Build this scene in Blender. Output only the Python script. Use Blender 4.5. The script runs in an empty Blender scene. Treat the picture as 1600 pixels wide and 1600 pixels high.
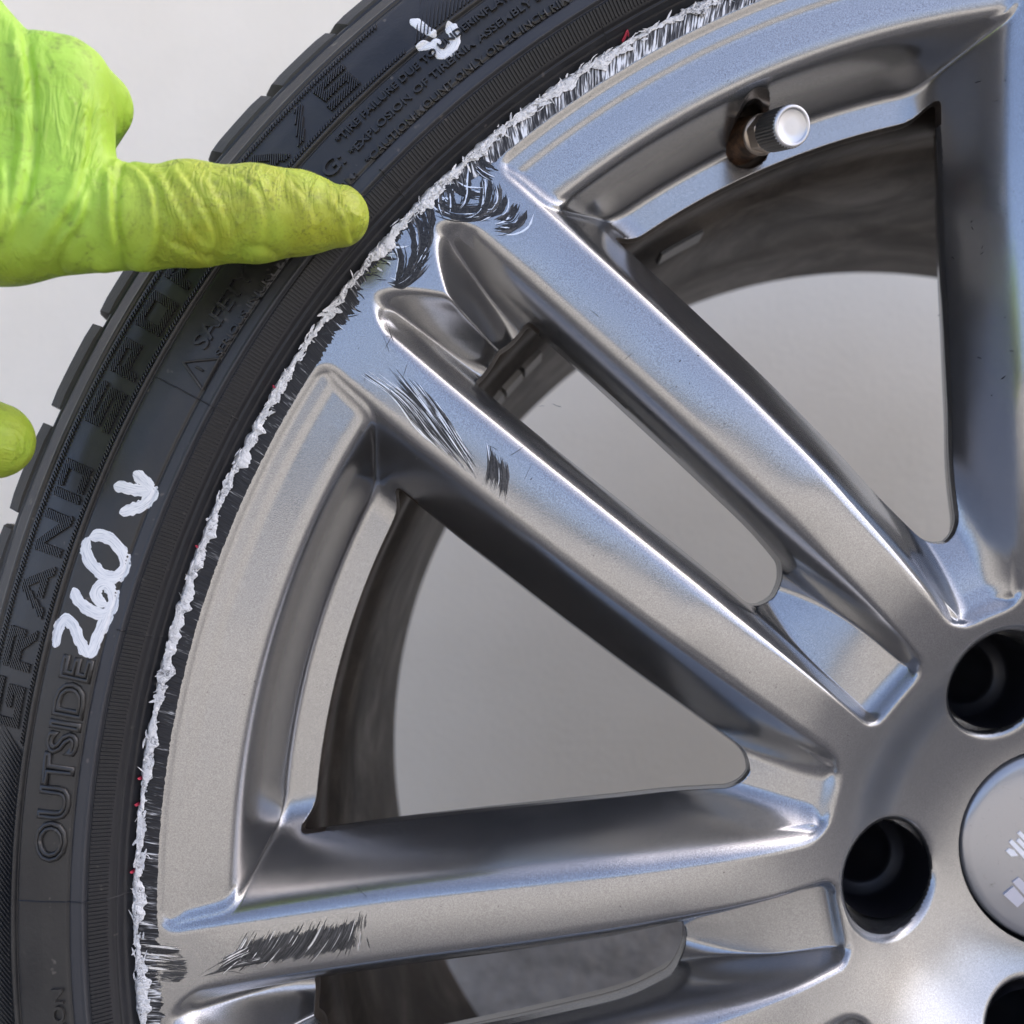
import bpy, math, random
import numpy as np
from mathutils import Vector, Matrix

# ------------------------------------------------------------------ camera, light, exposure
SC = bpy.context.scene
COL = SC.collection
MM = 0.001
rad = math.radians
random.seed(7)
RNG = np.random.default_rng(11)

cam_d = bpy.data.cameras.new('camera')
cam = bpy.data.objects.new('camera', cam_d)
COL.objects.link(cam)
SC.camera = cam
cam_d.sensor_fit = 'HORIZONTAL'
cam_d.angle = 2 * math.atan(800 / 1518.32)
cam_d.clip_start = 0.01
cam_d.clip_end = 400
cam_d.dof.use_dof = True
cam_d.dof.focus_distance = 0.268
cam_d.dof.aperture_fstop = 9.5
_a, _b = 0.018621444, 0.042999877
_R = np.array([[1, 0, 0], [0, math.cos(_b), math.sin(_b)], [0, -math.sin(_b), math.cos(_b)]]) @ \
     np.array([[math.cos(_a), 0, math.sin(_a)], [0, 1, 0], [-math.sin(_a), 0, math.cos(_a)]])
_w = lambda v: Vector((v[0], v[2], -v[1]))
_r, _u, _bk = _w(_R[0]), -_w(_R[1]), -_w(_R[2])
cam.matrix_world = Matrix(((_r.x, _u.x, _bk.x, -0.163686), (_r.y, _u.y, _bk.y, -0.263968),
                           (_r.z, _u.z, _bk.z, 0.091175), (0, 0, 0, 1)))

SUN_AZ, SUN_EL = rad(112), rad(46)      # azimuth from the direction in front of the wheel, towards its left (-) side
world = bpy.data.worlds.new('World')
SC.world = world
world.use_nodes = True
wn = world.node_tree
sky = wn.nodes.new('ShaderNodeTexSky')
sky.sky_type = 'NISHITA'
sky.sun_disc = False
sky.sun_elevation = SUN_EL
sun_dir = Vector((math.sin(SUN_AZ) * math.cos(SUN_EL), -math.cos(SUN_AZ) * math.cos(SUN_EL), math.sin(SUN_EL)))
sky.sun_rotation = math.atan2(sun_dir.x, sun_dir.y)
sky.air_density = 0.46
sky.dust_density = 5.0
sky.ozone_density = 0.6
wn.links.new(sky.outputs[0], wn.nodes['Background'].inputs[0])
wn.nodes['Background'].inputs[1].default_value = 0.15
sun_d = bpy.data.lights.new('sun', 'SUN')
sun_d.energy = 4.0
sun_d.angle = rad(10)
sun_d.color = (1.0, 0.95, 0.88)
sun = bpy.data.objects.new('sun', sun_d)
COL.objects.link(sun)
sun.rotation_euler = sun_dir.to_track_quat('Z', 'Y').to_euler()
SC.view_settings.view_transform = 'Standard'
SC.view_settings.look = 'None'
SC.view_settings.gamma = 1
SC.view_settings.exposure = 2.08
SC.render.engine = 'CYCLES'
SC.cycles.max_bounces = 8
SC.cycles.use_denoising = True

# ------------------------------------------------------------------ helpers
def tag(o, label=None, cat=None, group=None, kind=None):
    if label: o['label'] = label
    if cat: o['category'] = cat
    if group: o['group'] = group
    if kind: o['kind'] = kind
    return o

def add(name, me, parent=None, mat=None):
    o = bpy.data.objects.new(name, me)
    COL.objects.link(o)
    if parent is not None: o.parent = parent
    if mat is not None and me is not None and not me.materials: me.materials.append(mat)
    return o

def mesh(name, V, F, smooth=True, scale=MM):
    """V: (n,3) in wheel millimetres (x right, y up, d depth behind the rim plane)."""
    V = np.asarray(V, float)
    me = bpy.data.meshes.new(name)
    P = np.empty((len(V), 3), np.float32)
    P[:, 0] = V[:, 0]; P[:, 1] = V[:, 2]; P[:, 2] = V[:, 1]
    P *= scale
    if isinstance(F, np.ndarray):
        n, k = F.shape
        me.vertices.add(len(P)); me.vertices.foreach_set('co', P.ravel())
        me.loops.add(n * k); me.loops.foreach_set('vertex_index', F.astype(np.int32).ravel())
        me.polygons.add(n)
        me.polygons.foreach_set('loop_start', np.arange(0, n * k, k, dtype=np.int32))
        me.polygons.foreach_set('loop_total', np.full(n, k, np.int32))
    else:
        me.from_pydata(P.tolist(), [], F)
    me.update(calc_edges=True)
    me.validate()
    me.polygons.foreach_set('use_smooth', np.full(len(me.polygons), smooth))
    me.update()
    return me

def grid_faces(nr, nc, wrap=False, flip=False):
    c = np.arange(nc if wrap else nc - 1)
    r = np.arange(nr - 1)
    R, C = np.meshgrid(r, c, indexing='ij')
    C2 = (C + 1) % nc
    f = np.stack([R * nc + C, R * nc + C2, (R + 1) * nc + C2, (R + 1) * nc + C], -1).reshape(-1, 4)
    return f[:, ::-1] if flip else f

def scurve(xs, ys, sig, lo=0, hi=360, step=0.25):
    g = np.arange(lo - 40, hi + 40, step)
    y = np.interp(g, xs, ys)
    n = int(4 * sig / step)
    k = np.exp(-0.5 * (np.arange(-n, n + 1) * step / sig) ** 2); k /= k.sum()
    ys2 = np.convolve(np.pad(y, n, mode='edge'), k, mode='valid')
    return lambda q: np.interp(q, g, ys2)

def smin(a, b, k):
    h = np.clip(0.5 + 0.5 * (b - a) / k, 0, 1)
    return b * (1 - h) + a * h - k * h * (1 - h)

def vnoise1(x, seed=0):
    i = np.floor(x).astype(int); t = x - i; t = t * t * (3 - 2 * t)
    h = lambda n: np.modf(np.abs(np.sin((n + seed * 57.3) * 127.1) * 43758.5453))[0]
    return h(i) * (1 - t) + h(i + 1) * t

def vnoise2(x, y, seed=0):
    i = np.floor(x); j = np.floor(y); s = x - i; t = y - j
    s = s * s * (3 - 2 * s); t = t * t * (3 - 2 * t)
    h = lambda a, b: np.modf(np.abs(np.sin(a * 127.1 + b * 311.7 + seed * 74.7) * 43758.5453))[0]
    return (h(i, j) * (1 - s) + h(i + 1, j) * s) * (1 - t) + (h(i, j + 1) * (1 - s) + h(i + 1, j + 1) * s) * t

def lathe(prof, th, wrap=True, name='lathe', flip=False):
    """prof: list of (r, d); th: angles in degrees."""
    pr = np.array(prof, float); t = np.radians(np.asarray(th, float))
    V = np.stack([pr[:, None, 0] * np.cos(t)[None], pr[:, None, 0] * np.sin(t)[None],
                  np.repeat(pr[:, 1:2], len(t), 1)], -1).reshape(-1, 3)
    return mesh(name, V, grid_faces(len(pr), len(t), wrap, flip))

def prism(poly, d0, d1, name='prism'):
    """closed polygon (x,y) in mm, anticlockwise, extruded from front depth d0 to back depth d1."""
    n = len(poly)
    V = [(x, y, d0) for x, y in poly] + [(x, y, d1) for x, y in poly]
    F = [list(range(n)), list(range(2 * n - 1, n - 1, -1))]
    for i in range(n):
        j = (i + 1) % n
        F.append([i, n + i, n + j, j])
    return mesh(name, V, F, smooth=False)

# ------------------------------------------------------------------ materials
def mat(name, color=(.5, .5, .5), rough=.5, metal=0.0, **kw):
    m = bpy.data.materials.new(name); m.use_nodes = True
    b = m.node_tree.nodes['Principled BSDF']
    b.inputs['Base Color'].default_value = (*color, 1)
    b.inputs['Roughness'].default_value = rough
    b.inputs['Metallic'].default_value = metal
    for k, v in kw.items(): b.inputs[k].default_value = v
    return m, m.node_tree, b

def noise(nt, scale, detail=4, rough=.6, vec=None, dist=0):
    n = nt.nodes.new('ShaderNodeTexNoise')
    n.inputs['Scale'].default_value = scale; n.inputs['Detail'].default_value = detail
    n.inputs['Roughness'].default_value = rough; n.inputs['Distortion'].default_value = dist
    if vec is None:
        tc = nt.nodes.new('ShaderNodeTexCoord'); vec = tc.outputs['Object']
    nt.links.new(vec, n.inputs['Vector'])
    return n.outputs['Fac']

def ramp(nt, fac, stops):
    r = nt.nodes.new('ShaderNodeValToRGB')
    el = r.color_ramp.elements
    while len(el) > 1: el.remove(el[-1])
    el[0].position, el[0].color = stops[0][0], (*stops[0][1], 1)
    for p, c in stops[1:]:
        e = el.new(p); e.color = (*c, 1)
    nt.links.new(fac, r.inputs['Fac'])
    return r.outputs['Color']

def mixc(nt, fac, a, b, blend='MIX'):
    n = nt.nodes.new('ShaderNodeMix'); n.data_type = 'RGBA'; n.blend_type = blend
    for v, i in ((fac, 0), (a, 6), (b, 7)):
        if isinstance(v, (int, float)): n.inputs[i].default_value = v
        elif isinstance(v, tuple): n.inputs[i].default_value = (*v, 1)
        else: nt.links.new(v, n.inputs[i])
    return n.outputs[2]

def math_(nt, op, a, b=None, c=None):
    n = nt.nodes.new('ShaderNodeMath'); n.operation = op
    for i, v in enumerate((a, b, c)):
        if v is None: continue
        if isinstance(v, (int, float)): n.inputs[i].default_value = v
        else: nt.links.new(v, n.inputs[i])
    return n.outputs[0]

def bump(nt, b, h, strength=.3, dist=.001):
    n = nt.nodes.new('ShaderNodeBump'); n.inputs['Strength'].default_value = strength
    n.inputs['Distance'].default_value = dist
    nt.links.new(h, n.inputs['Height']); nt.links.new(n.outputs[0], b.inputs['Normal'])
    return n

def maprange(nt, v, a, b, c, d):
    n = nt.nodes.new('ShaderNodeMapRange')
    nt.links.new(v, n.inputs[0])
    for i, x in enumerate((a, b, c, d)): n.inputs[i + 1].default_value = x
    return n.outputs[0]

M = {}
# silver-grey metallic wheel paint: fine flake, brake dust specks, scuffs
m, nt, b = mat('silver_paint', (.4, .41, .42), .3, .92)
fl = noise(nt, 2600, 1, .5)
big = noise(nt, 30, 5, .6)
base = ramp(nt, fl, [(.3, (.305, .305, .307)), (.7, (.415, .415, .417))])
dust = maprange(nt, noise(nt, 1100, 2, .5), .74, .78, 0, 1)
base = mixc(nt, math_(nt, 'MULTIPLY', dust, .75), base, (.05, .045, .04))
nt.links.new(base, b.inputs['Base Color'])
nt.links.new(maprange(nt, big, .3, .7, .17, .25), b.inputs['Roughness'])
b.inputs['Coat Weight'].default_value = .35
b.inputs['Coat Roughness'].default_value = .12
bump(nt, b, fl, .07, .0002)
M['paint'] = m
# dirty inside of the barrel
m, nt, b = mat('brake_dust_barrel', (.1, .085, .07), .5, .2)
d1 = noise(nt, 22, 6, .65, dist=1.0)
nt.links.new(ramp(nt, d1, [(.32, (.010, .006, .004)), (.5, (.03, .02, .013)), (.74, (.085, .065, .047))]), b.inputs['Base Color'])
nt.links.new(maprange(nt, d1, .3, .7, .62, .4), b.inputs['Roughness'])
bump(nt, b, noise(nt, 300, 4), .2, .0005)
M['barrel'] = m
# rubber
def rubber(name, c0, c1, r0, r1, bs):
    m, nt, b = mat(name, c0, r0, 0)
    n1 = noise(nt, 18, 6, .65)
    n2 = noise(nt, 600, 3, .6)
    c = ramp(nt, n1, [(.35, c0), (.7, c1)])
    sp = maprange(nt, noise(nt, 260, 2, .5), .71, .77, 0, .55)
    c = mixc(nt, sp, c, (.16, .14, .12))
    nt.links.new(c, b.inputs['Base Color'])
    nt.links.new(maprange(nt, n1, .3, .7, r0, r1), b.inputs['Roughness'])
    bump(nt, b, n2, bs, .0004)
    b.inputs['Specular IOR Level'].default_value = .5
    return m
M['rubber'] = rubber('sidewall_rubber', (.015, .015, .016), (.042, .039, .034), .30, .46, .2)
M['bead'] = rubber('bead_rubber', (.009, .009, .0105), (.015, .015, .017), .38, .5, .1)
M['bevel'] = rubber('bevel_rubber', (.028, .029, .033), (.042, .042, .045), .42, .55, .12)
M['tread'] = rubber('tread_rubber', (.03, .03, .029), (.055, .052, .048), .6, .8, .5)
# torn aluminium
m, nt, b = mat('torn_aluminium', (.9, .89, .87), .34, .3)
n1 = noise(nt, 700, 5, .7, dist=2)
n2 = noise(nt, 180, 3, .6)
tn = math_(nt, 'ADD', math_(nt, 'MULTIPLY', n1, .7), math_(nt, 'MULTIPLY', n2, .3))
nt.links.new(ramp(nt, tn, [(.36, (.10, .098, .098)), (.42, (.55, .545, .54)), (.5, (.88, .87, .85))]), b.inputs['Base Color'])  # dark end of the ramp paints crevice shade into the metal colour
bump(nt, b, n1, .7, .0008)
M['torn'] = m
m, nt, b = mat('bright_scratch', (.85, .85, .85), .35, .7)
M['bright'] = m
m, nt, b = mat('dark_scrape', (.022, .021, .022), .45, .3)
n1 = noise(nt, 1500, 3, .7)
nt.links.new(ramp(nt, n1, [(.4, (.012, .012, .014)), (.75, (.07, .068, .066))]), b.inputs['Base Color'])
M['dark'] = m
m, nt, b = mat('dull_scrape', (.085, .08, .075), .5, .3)
nt.links.new(ramp(nt, noise(nt, 1800, 3, .7), [(.35, (.04, .038, .036)), (.7, (.15, .142, .135))]), b.inputs['Base Color'])
M['dull'] = m
m, nt, b = mat('smeared_scrape', (.05, .048, .046), .48, .35)
at = nt.nodes.new('ShaderNodeAttribute'); at.attribute_name = 'streak'
vm = nt.nodes.new('ShaderNodeVectorMath'); vm.operation = 'MULTIPLY'; vm.inputs[1].default_value = (2.3, .10, 0)
nt.links.new(at.outputs['Vector'], vm.inputs[0])
s1 = noise(nt, 1.0, 5, .7, vm.outputs[0], .25)
vm = nt.nodes.new('ShaderNodeVectorMath'); vm.operation = 'MULTIPLY'; vm.inputs[1].default_value = (.55, .07, 0)
nt.links.new(at.outputs['Vector'], vm.inputs[0])
s2 = noise(nt, 1.0, 3, .6, vm.outputs[0], .4)
sep = nt.nodes.new('ShaderNodeSeparateXYZ'); nt.links.new(at.outputs['Vector'], sep.inputs[0])
mk = math_(nt, 'ADD', math_(nt, 'ADD', math_(nt, 'MULTIPLY', s1, .75), math_(nt, 'MULTIPLY', s2, .55)), sep.outputs['Z'])
nt.links.new(ramp(nt, s1, [(.3, (.015, .015, .016)), (.5, (.055, .053, .05)), (.66, (.17, .165, .16)), (.74, (.6, .59, .58))]), b.inputs['Base Color'])
bump(nt, b, s1, .5, .0004)
tr = nt.nodes.new('ShaderNodeBsdfTransparent'); mx = nt.nodes.new('ShaderNodeMixShader')
nt.links.new(maprange(nt, mk, 1.06, 1.12, 0, 1), mx.inputs[0])
nt.links.new(tr.outputs[0], mx.inputs[1]); nt.links.new(b.outputs[0], mx.inputs[2])
nt.links.new(mx.outputs[0], nt.nodes['Material Output'].inputs[0])
M['smear'] = m
# hatched scrape of the flange: colour from streaks along the local 'streak' attribute
m, nt, b = mat('scraped_flange', (.04, .04, .04), .5, .5)
at = nt.nodes.new('ShaderNodeAttribute'); at.attribute_name = 'streak'
vm = nt.nodes.new('ShaderNodeVectorMath'); vm.operation = 'MULTIPLY'
vm.inputs[1].default_value = (1.7, .16, 1)
nt.links.new(at.outputs['Vector'], vm.inputs[0])
st = noise(nt, 1.0, 3, .6, vm.outputs[0], .3)
vm2 = nt.nodes.new('ShaderNodeVectorMath'); vm2.operation = 'MULTIPLY'
vm2.inputs[1].default_value = (.42, .10, 1)
nt.links.new(at.outputs['Vector'], vm2.inputs[0])
st2 = noise(nt, 1.0, 2, .5, vm2.outputs[0], .5)
sep = nt.nodes.new('ShaderNodeSeparateXYZ'); nt.links.new(at.outputs['Vector'], sep.inputs[0])
dens = sep.outputs['Z']
mask = math_(nt, 'ADD', math_(nt, 'MULTIPLY', st, .7), math_(nt, 'MULTIPLY', st2, .5))
mask = math_(nt, 'ADD', mask, dens)
cc = ramp(nt, mask, [(.0, (.010, .010, .012)), (.58, (.035, .034, .035)), (.66, (.22, .215, .21)), (.71, (.85, .84, .82))])
nt.links.new(cc, b.inputs['Base Color'])
bump(nt, b, st, .6, .0006)
M['flange'] = m
M['chrome'] = mat('satin_aluminium', (.6, .6, .61), .34, .85)[0]
m, nt, b = mat('valve_knurl', (.16, .155, .15), .4, .9); M['knurl'] = m
M['brass'] = mat('dusty_nickel', (.42, .36, .30), .35, .9)[0]
m, nt, b = mat('rusty_brown', (.10, .05, .025), .55, .4)
nt.links.new(ramp(nt, noise(nt, 300, 4), [(.35, (.03, .018, .012)), (.7, (.20, .11, .06))]), b.inputs['Base Color']); M['rust'] = m
M['black'] = mat('black_well', (.012, .012, .015), .3, .2)[0]
m, nt, b = mat('cap_lacquer', (.38, .38, .385), .22, .6)
nt.links.new(mixc(nt, maprange(nt, noise(nt, 260, 6, .75, dist=1.5), .60, .68, 0, .5), (.36, .36, .37), (.14, .12, .10)), b.inputs['Base Color'])
b.inputs['Coat Weight'].default_value = .8; b.inputs['Coat Roughness'].default_value = .06
M['cap'] = m
M['emblem'] = mat('white_emblem', (.86, .86, .88), .25, .1)[0]
m, nt, b = mat('emblem_pale', (.55, .55, .62), .25, .3); M['emblem2'] = m
# white paint marker
m, nt, b = mat('white_marker_paint', (.82, .82, .8), .45)
at = nt.nodes.new('ShaderNodeAttribute'); at.attribute_name = 'streak'
vm = nt.nodes.new('ShaderNodeVectorMath'); vm.operation = 'MULTIPLY'; vm.inputs[1].default_value = (3.4, .22, 1)
nt.links.new(at.outputs['Vector'], vm.inputs[0])
s = noise(nt, 1.0, 4, .65, vm.outputs[0], .4)
nt.links.new(ramp(nt, s, [(.30, (.42, .44, .48)), (.46, (.76, .77, .78)), (.6, (.86, .86, .85))]), b.inputs['Base Color'])
bump(nt, b, s, .25, .0003)
M['marker'] = m
# nitrile glove: fluorescent yellow-green, soiled finger
m, nt, b = mat('nitrile_glove', (.36, .78, .05), .55)
tc = nt.nodes.new('ShaderNodeTexCoord')
sx = nt.nodes.new('ShaderNodeSeparateXYZ'); nt.links.new(tc.outputs['Object'], sx.inputs[0])
fing = maprange(nt, sx.outputs[0], -.272, -.245, 0, 1)
low_shade = maprange(nt, sx.outputs[2], .145, .175, .8, 0)  # shaded lower fist and thumb painted olive into the glove colour
soil_shade = math_(nt, 'MAXIMUM', fing, low_shade)
blot = noise(nt, 60, 5, .65, dist=.6)
soil_shade = math_(nt, 'MULTIPLY', soil_shade, maprange(nt, blot, .3, .62, .55, 1))
col = mixc(nt, soil_shade, (.33, .56, .060), (.36, .40, .028))
fine = noise(nt, 900, 2, .6)
grime = math_(nt, 'MULTIPLY', maprange(nt, noise(nt, 130, 6, .72, dist=1.2), .52, .70, 0, .8), maprange(nt, fine, .35, .6, .2, 1))
speck = math_(nt, 'MULTIPLY', math_(nt, 'MULTIPLY', soil_shade, maprange(nt, noise(nt, 1400, 2, .6), .52, .66, 0, .6)), maprange(nt, noise(nt, 90, 3), .4, .6, .2, 1))
grime = math_(nt, 'MAXIMUM', grime, speck)
col = mixc(nt, grime, col, (.10, .115, .02))
nt.links.new(col, b.inputs['Base Color'])
b.inputs['Subsurface Weight'].default_value = .15
b.inputs['Subsurface Radius'].default_value = (.004, .006, .001)
b.inputs['Subsurface Scale'].default_value = .5
mp = nt.nodes.new('ShaderNodeMapping'); mp.inputs['Rotation'].default_value = (0, rad(-28), 0); mp.inputs['Scale'].default_value = (1.0, .5, .28)
nt.links.new(tc.outputs['Object'], mp.inputs['Vector'])
cr = math_(nt, 'ABSOLUTE', math_(nt, 'SUBTRACT', noise(nt, 210, 3, .5, mp.outputs[0], 1.2), .5))
cr = math_(nt, 'MULTIPLY', math_(nt, 'SUBTRACT', .14, math_(nt, 'MINIMUM', cr, .14)), maprange(nt, noise(nt, 45, 2), .42, .6, .1, 1))
hh = math_(nt, 'ADD', math_(nt, 'MULTIPLY', cr, 2.2), math_(nt, 'MULTIPLY', noise(nt, 700, 3, .6), .1))
bump(nt, b, hh, .85, .0018)
M['glove'] = m
# wall and ground
m, nt, b = mat('white_render', (.78, .775, .75), .85)
nt.links.new(ramp(nt, noise(nt, 9, 6, .6), [(.3, (.87, .80, .66)), (.7, (.93, .86, .72))]), b.inputs['Base Color'])
bump(nt, b, noise(nt, 260, 5, .6), .32, .0018)
M['wall'] = m
m, nt, b = mat('rough_concrete', (.32, .3, .27), .9)
nt.links.new(ramp(nt, noise(nt, 30, 8, .7), [(.3, (.30, .28, .25)), (.5, (.52, .49, .45)), (.75, (.70, .68, .63))]), b.inputs['Base Color'])
bump(nt, b, noise(nt, 90, 6, .7), .8, .01)
M['concrete'] = m
m, nt, b = mat('yard_ground', (.2, .19, .175), .9)
nt.links.new(ramp(nt, noise(nt, 5, 8, .65), [(.3, (.125, .123, .118)), (.7, (.205, .20, .194))]), b.inputs['Base Color'])
bump(nt, b, noise(nt, 60, 6, .7), .6, .006)
M['ground'] = m
M['red'] = mat('red_fibre', (.42, .03, .06), .6)[0]

# ------------------------------------------------------------------ setting
gm = mesh('ground', [(-60000, -345, -60000), (60000, -345, -60000), (60000, -345, 60000), (-60000, -345, 60000)],
          np.array([[0, 1, 2, 3]]), False)
tag(add('ground', gm, None, M['ground']), kind='structure')

WALL_D, JOIN = 385.0, -126.0
wall = add('wall', None)
wall.location = (0, WALL_D * MM, -.345)
tag(wall, 'white rendered wall behind the wheel, bare concrete along its foot', 'wall')
def wall_box(name, x0, x1, y0, y1, d0, d1, mt):
    V = [(x, y, d) for d in (d0, d1) for y in (y0, y1) for x in (x0, x1)]
    F = np.array([[0, 1, 3, 2], [5, 4, 6, 7], [4, 0, 2, 6], [1, 5, 7, 3], [2, 3, 7, 6], [4, 5, 1, 0]])
    me = mesh(name, np.array(V) - np.array([0, -345, WALL_D]), F, False)
    return add(name, me, wall, mt)
wall_box('render_coat', -4000, 4000, JOIN + .5, 2600, WALL_D, WALL_D + 120, M['wall'])
wall_box('concrete_foot', -4000, 4000, -344, JOIN, WALL_D - 14, WALL_D + 120, M['concrete'])
# measured outlines, millimetres in the wheel frame (x, y) or on the tyre (radius, angle)
PAINT = [('two', [(298.6, 167.22), (298.8, 166.49), (298.6, 165.95), (297.5, 165.69), (295.5, 165.8), (292.8, 166.38), (290.2, 166.98), (288.8, 167.28)], 2.9), ('two', [(288.6, 167.31), (288.1, 167.0), (287.8, 166.44), (287.4, 165.81), (286.8, 165.23), (286.5, 164.53)], 2.9), ('six', [(298.0, 164.01), (295.6, 164.54), (292.5, 164.83), (289.1, 164.94), (286.9, 164.74), (286.0, 164.19), (287.4, 163.59), (289.7, 163.35), (291.3, 163.63), (290.9, 164.1), (289.3, 164.34), (287.5, 164.31)], 2.9), ('zero', [(298.2, 161.32), (295.2, 161.0), (291.8, 161.02), (287.9, 161.49), (285.9, 162.11), (286.9, 162.71), (289.9, 162.93), (293.4, 162.73), (296.8, 162.24), (298.4, 161.74), (298.1, 161.27)], 2.9), ('v', [(293.1, 157.27), (289.4, 157.52), (286.1, 157.84), (287.2, 158.7), (289.6, 159.14), (292.4, 159.56)], 2.9), ('v', [(296.9, 158.33), (293.5, 158.23), (289.8, 158.09), (286.8, 157.9)], 2.9)]
ARROW = [('a', [(309.8, 129.44), (306.8, 129.34), (303.7, 129.25), (300.2, 129.12)], 2.2), ('a', [(301.3, 130.29), (300.0, 129.86), (298.4, 129.63), (295.8, 129.61), (293.2, 129.59)], 2.3), ('a', [(301.2, 128.13), (298.9, 128.25), (296.2, 128.43), (294.4, 128.87), (293.4, 129.56)], 2.6), ('a', [(300.2, 129.42), (297.3, 129.19)], 1.6), ('a', [(296.6, 129.78), (294.4, 129.53), (293.4, 128.96)], 2.0)]
REDTHREAD = [(272.0, 120.44), (272.7, 120.14), (273.1, 119.98), (272.2, 119.95)]
CURLS = [[(-200.5, 177.6), (-199.1, 173.3), (-199.7, 169.5), (-200.9, 165.8)], [(-202.8, 166.2), (-200.4, 165.5), (-195.8, 168.1), (-192.5, 171.9)], [(-197.2, 168.1), (-193.9, 171.9), (-191.4, 175.6)], [(-196.8, 185.1), (-195.4, 181.3), (-194.9, 175.7), (-196.7, 170.0), (-200.0, 165.8)], [(-195.4, 185.6), (-193.5, 180.4), (-193.5, 175.6), (-195.8, 170.0)], [(-193.5, 188.0), (-192.1, 183.2), (-192.1, 177.5), (-193.9, 172.8)], [(-192.1, 189.9), (-190.7, 185.1), (-190.4, 181.3)], [(-186.5, 195.0), (-183.2, 192.6), (-179.5, 191.7), (-176.2, 191.2)], [(-180.9, 199.8), (-181.1, 194.5), (-181.8, 188.8), (-183.2, 186.9)], [(-179.0, 199.3), (-176.7, 197.3), (-173.9, 195.9)], [(-176.2, 195.9), (-176.0, 192.1), (-177.1, 186.9)], [(-189.3, 192.2), (-189.1, 187.9), (-187.9, 185.1)], [(-186.0, 192.7), (-185.5, 188.9), (-185.5, 186.5)], [(-174.8, 195.4), (-175.3, 190.7), (-177.1, 186.0), (-180.4, 184.1)], [(-172.9, 194.0), (-172.5, 189.8), (-174.3, 186.5), (-178.5, 184.1)], [(-170.6, 190.7), (-172.0, 186.9), (-175.7, 184.6)], [(-164.5, 186.4), (-165.9, 183.1), (-169.2, 181.3), (-173.4, 181.3)], [(-165.4, 185.5), (-167.8, 182.7), (-172.0, 182.4)], [(-167.3, 187.9), (-168.7, 185.0), (-172.9, 183.2)], [(-191.2, 190.8), (-187.9, 187.9), (-183.2, 186.9), (-179.0, 186.9), (-172.0, 187.9)], [(-190.7, 187.0), (-186.0, 185.1), (-179.0, 184.6), (-173.9, 185.5)], [(-177.6, 200.7), (-175.3, 199.2), (-173.6, 198.7)], [(-188.4, 194.6), (-186.0, 193.6), (-185.6, 191.2)]]
PATCHB_STR = [[(-210.5, 140.6), (-201.9, 134.6), (-194.8, 125.3), (-188.4, 119.6)], [(-208.3, 141.7), (-197.0, 133.1), (-188.4, 122.5), (-179.9, 112.5)], [(-202.0, 143.1), (-193.4, 132.4), (-185.6, 121.8), (-178.5, 111.8)], [(-197.0, 140.3), (-189.9, 131.0), (-183.5, 121.0), (-178.5, 112.5)], [(-191.3, 135.3), (-185.6, 127.4), (-179.9, 118.9), (-176.4, 115.4)], [(-176.4, 122.1), (-175.7, 117.5), (-176.4, 112.5), (-177.1, 110.4)], [(-173.6, 120.3), (-172.9, 115.4), (-172.9, 110.4), (-173.6, 107.6)], [(-170.1, 116.8), (-169.4, 112.5), (-169.7, 108.3), (-170.4, 104.4)]]
PATCHC_STR = [[(-239.7, -14.4), (-244.2, -16.8), (-248.2, -18.8)], [(-238.2, -16.8), (-244.2, -19.3), (-248.6, -22.2)], [(-233.2, -18.8), (-241.2, -20.2), (-253.1, -23.2)], [(-216.8, -6.4), (-221.3, -13.8), (-227.2, -19.2), (-232.7, -21.7)], [(-213.3, -5.9), (-216.3, -11.8), (-218.7, -19.2)], [(-207.8, -5.6), (-208.0, -10.7), (-208.8, -14.2), (-206.8, -16.1)], [(-269.7, -14.4), (-263.7, -14.9), (-257.7, -15.4)], [(-269.6, -18.8), (-263.1, -19.3), (-259.1, -19.8)], [(-269.6, -22.7), (-266.0, -23.0), (-263.5, -22.7)], [(-269.5, -26.2), (-267.0, -26.4), (-264.5, -26.6)]]
EMB = [[(-16.6, -0.7), (-15.6, 0.2), (-14.1, -0.4), (-12.9, -2.1), (-15.0, -2.3)], [(-15.6, 2.0), (-14.7, 2.9), (-9.8, -2.1), (-9.9, -4.3)], [(-13.4, 2.5), (-12.4, 3.3), (-9.8, 0.6), (-9.8, -1.4)], [(-13.0, 4.7), (-12.1, 5.5), (-9.7, 3.1), (-9.8, 1.3)], [(-17.6, -14.0), (-14.5, -11.4), (-11.0, -15.5), (-13.5, -17.8)], [(-14.8, -10.1), (-12.9, -8.6), (-9.6, -11.8), (-9.7, -15.7)]]
HAND = [(-213.5, 178.8, -16.0, 8.0), (-222.7, 178.9, -18.0, 10.2), (-233.5, 177.8, -21.0, 11.8), (-248.5, 176.3, -25.0, 12.5), (-260.2, 174.5, -28.0, 12.3), (-270.0, 173.4, -31.0, 12.0), (-292.1, 171.7, -34.0, 12.5), (-313.0, 170.6, -38.0, 16.0), (-277.1, 204.9, -34.0, 11.5), (-276.5, 172.8, -34.0, 12.0), (-291.7, 203.3, -36.0, 13.0), (-291.0, 171.1, -36.0, 12.0), (-297.8, 211.0, -38.0, 13.5), (-319.9, 234.7, -42.0, 18.0), (-273.8, 204.8, -24.0, 9.0), (-283.3, 201.0, -14.0, 9.0), (-300.3, 120.1, -20.0, 9.8), (-319.9, 126.8, -28.0, 12.0), (-330.9, 150.3, -36.0, 20.0), (-316.7, 184.5, -40.0, 26.0), (-365.9, 179.3, -50.0, 30.0)]
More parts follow.
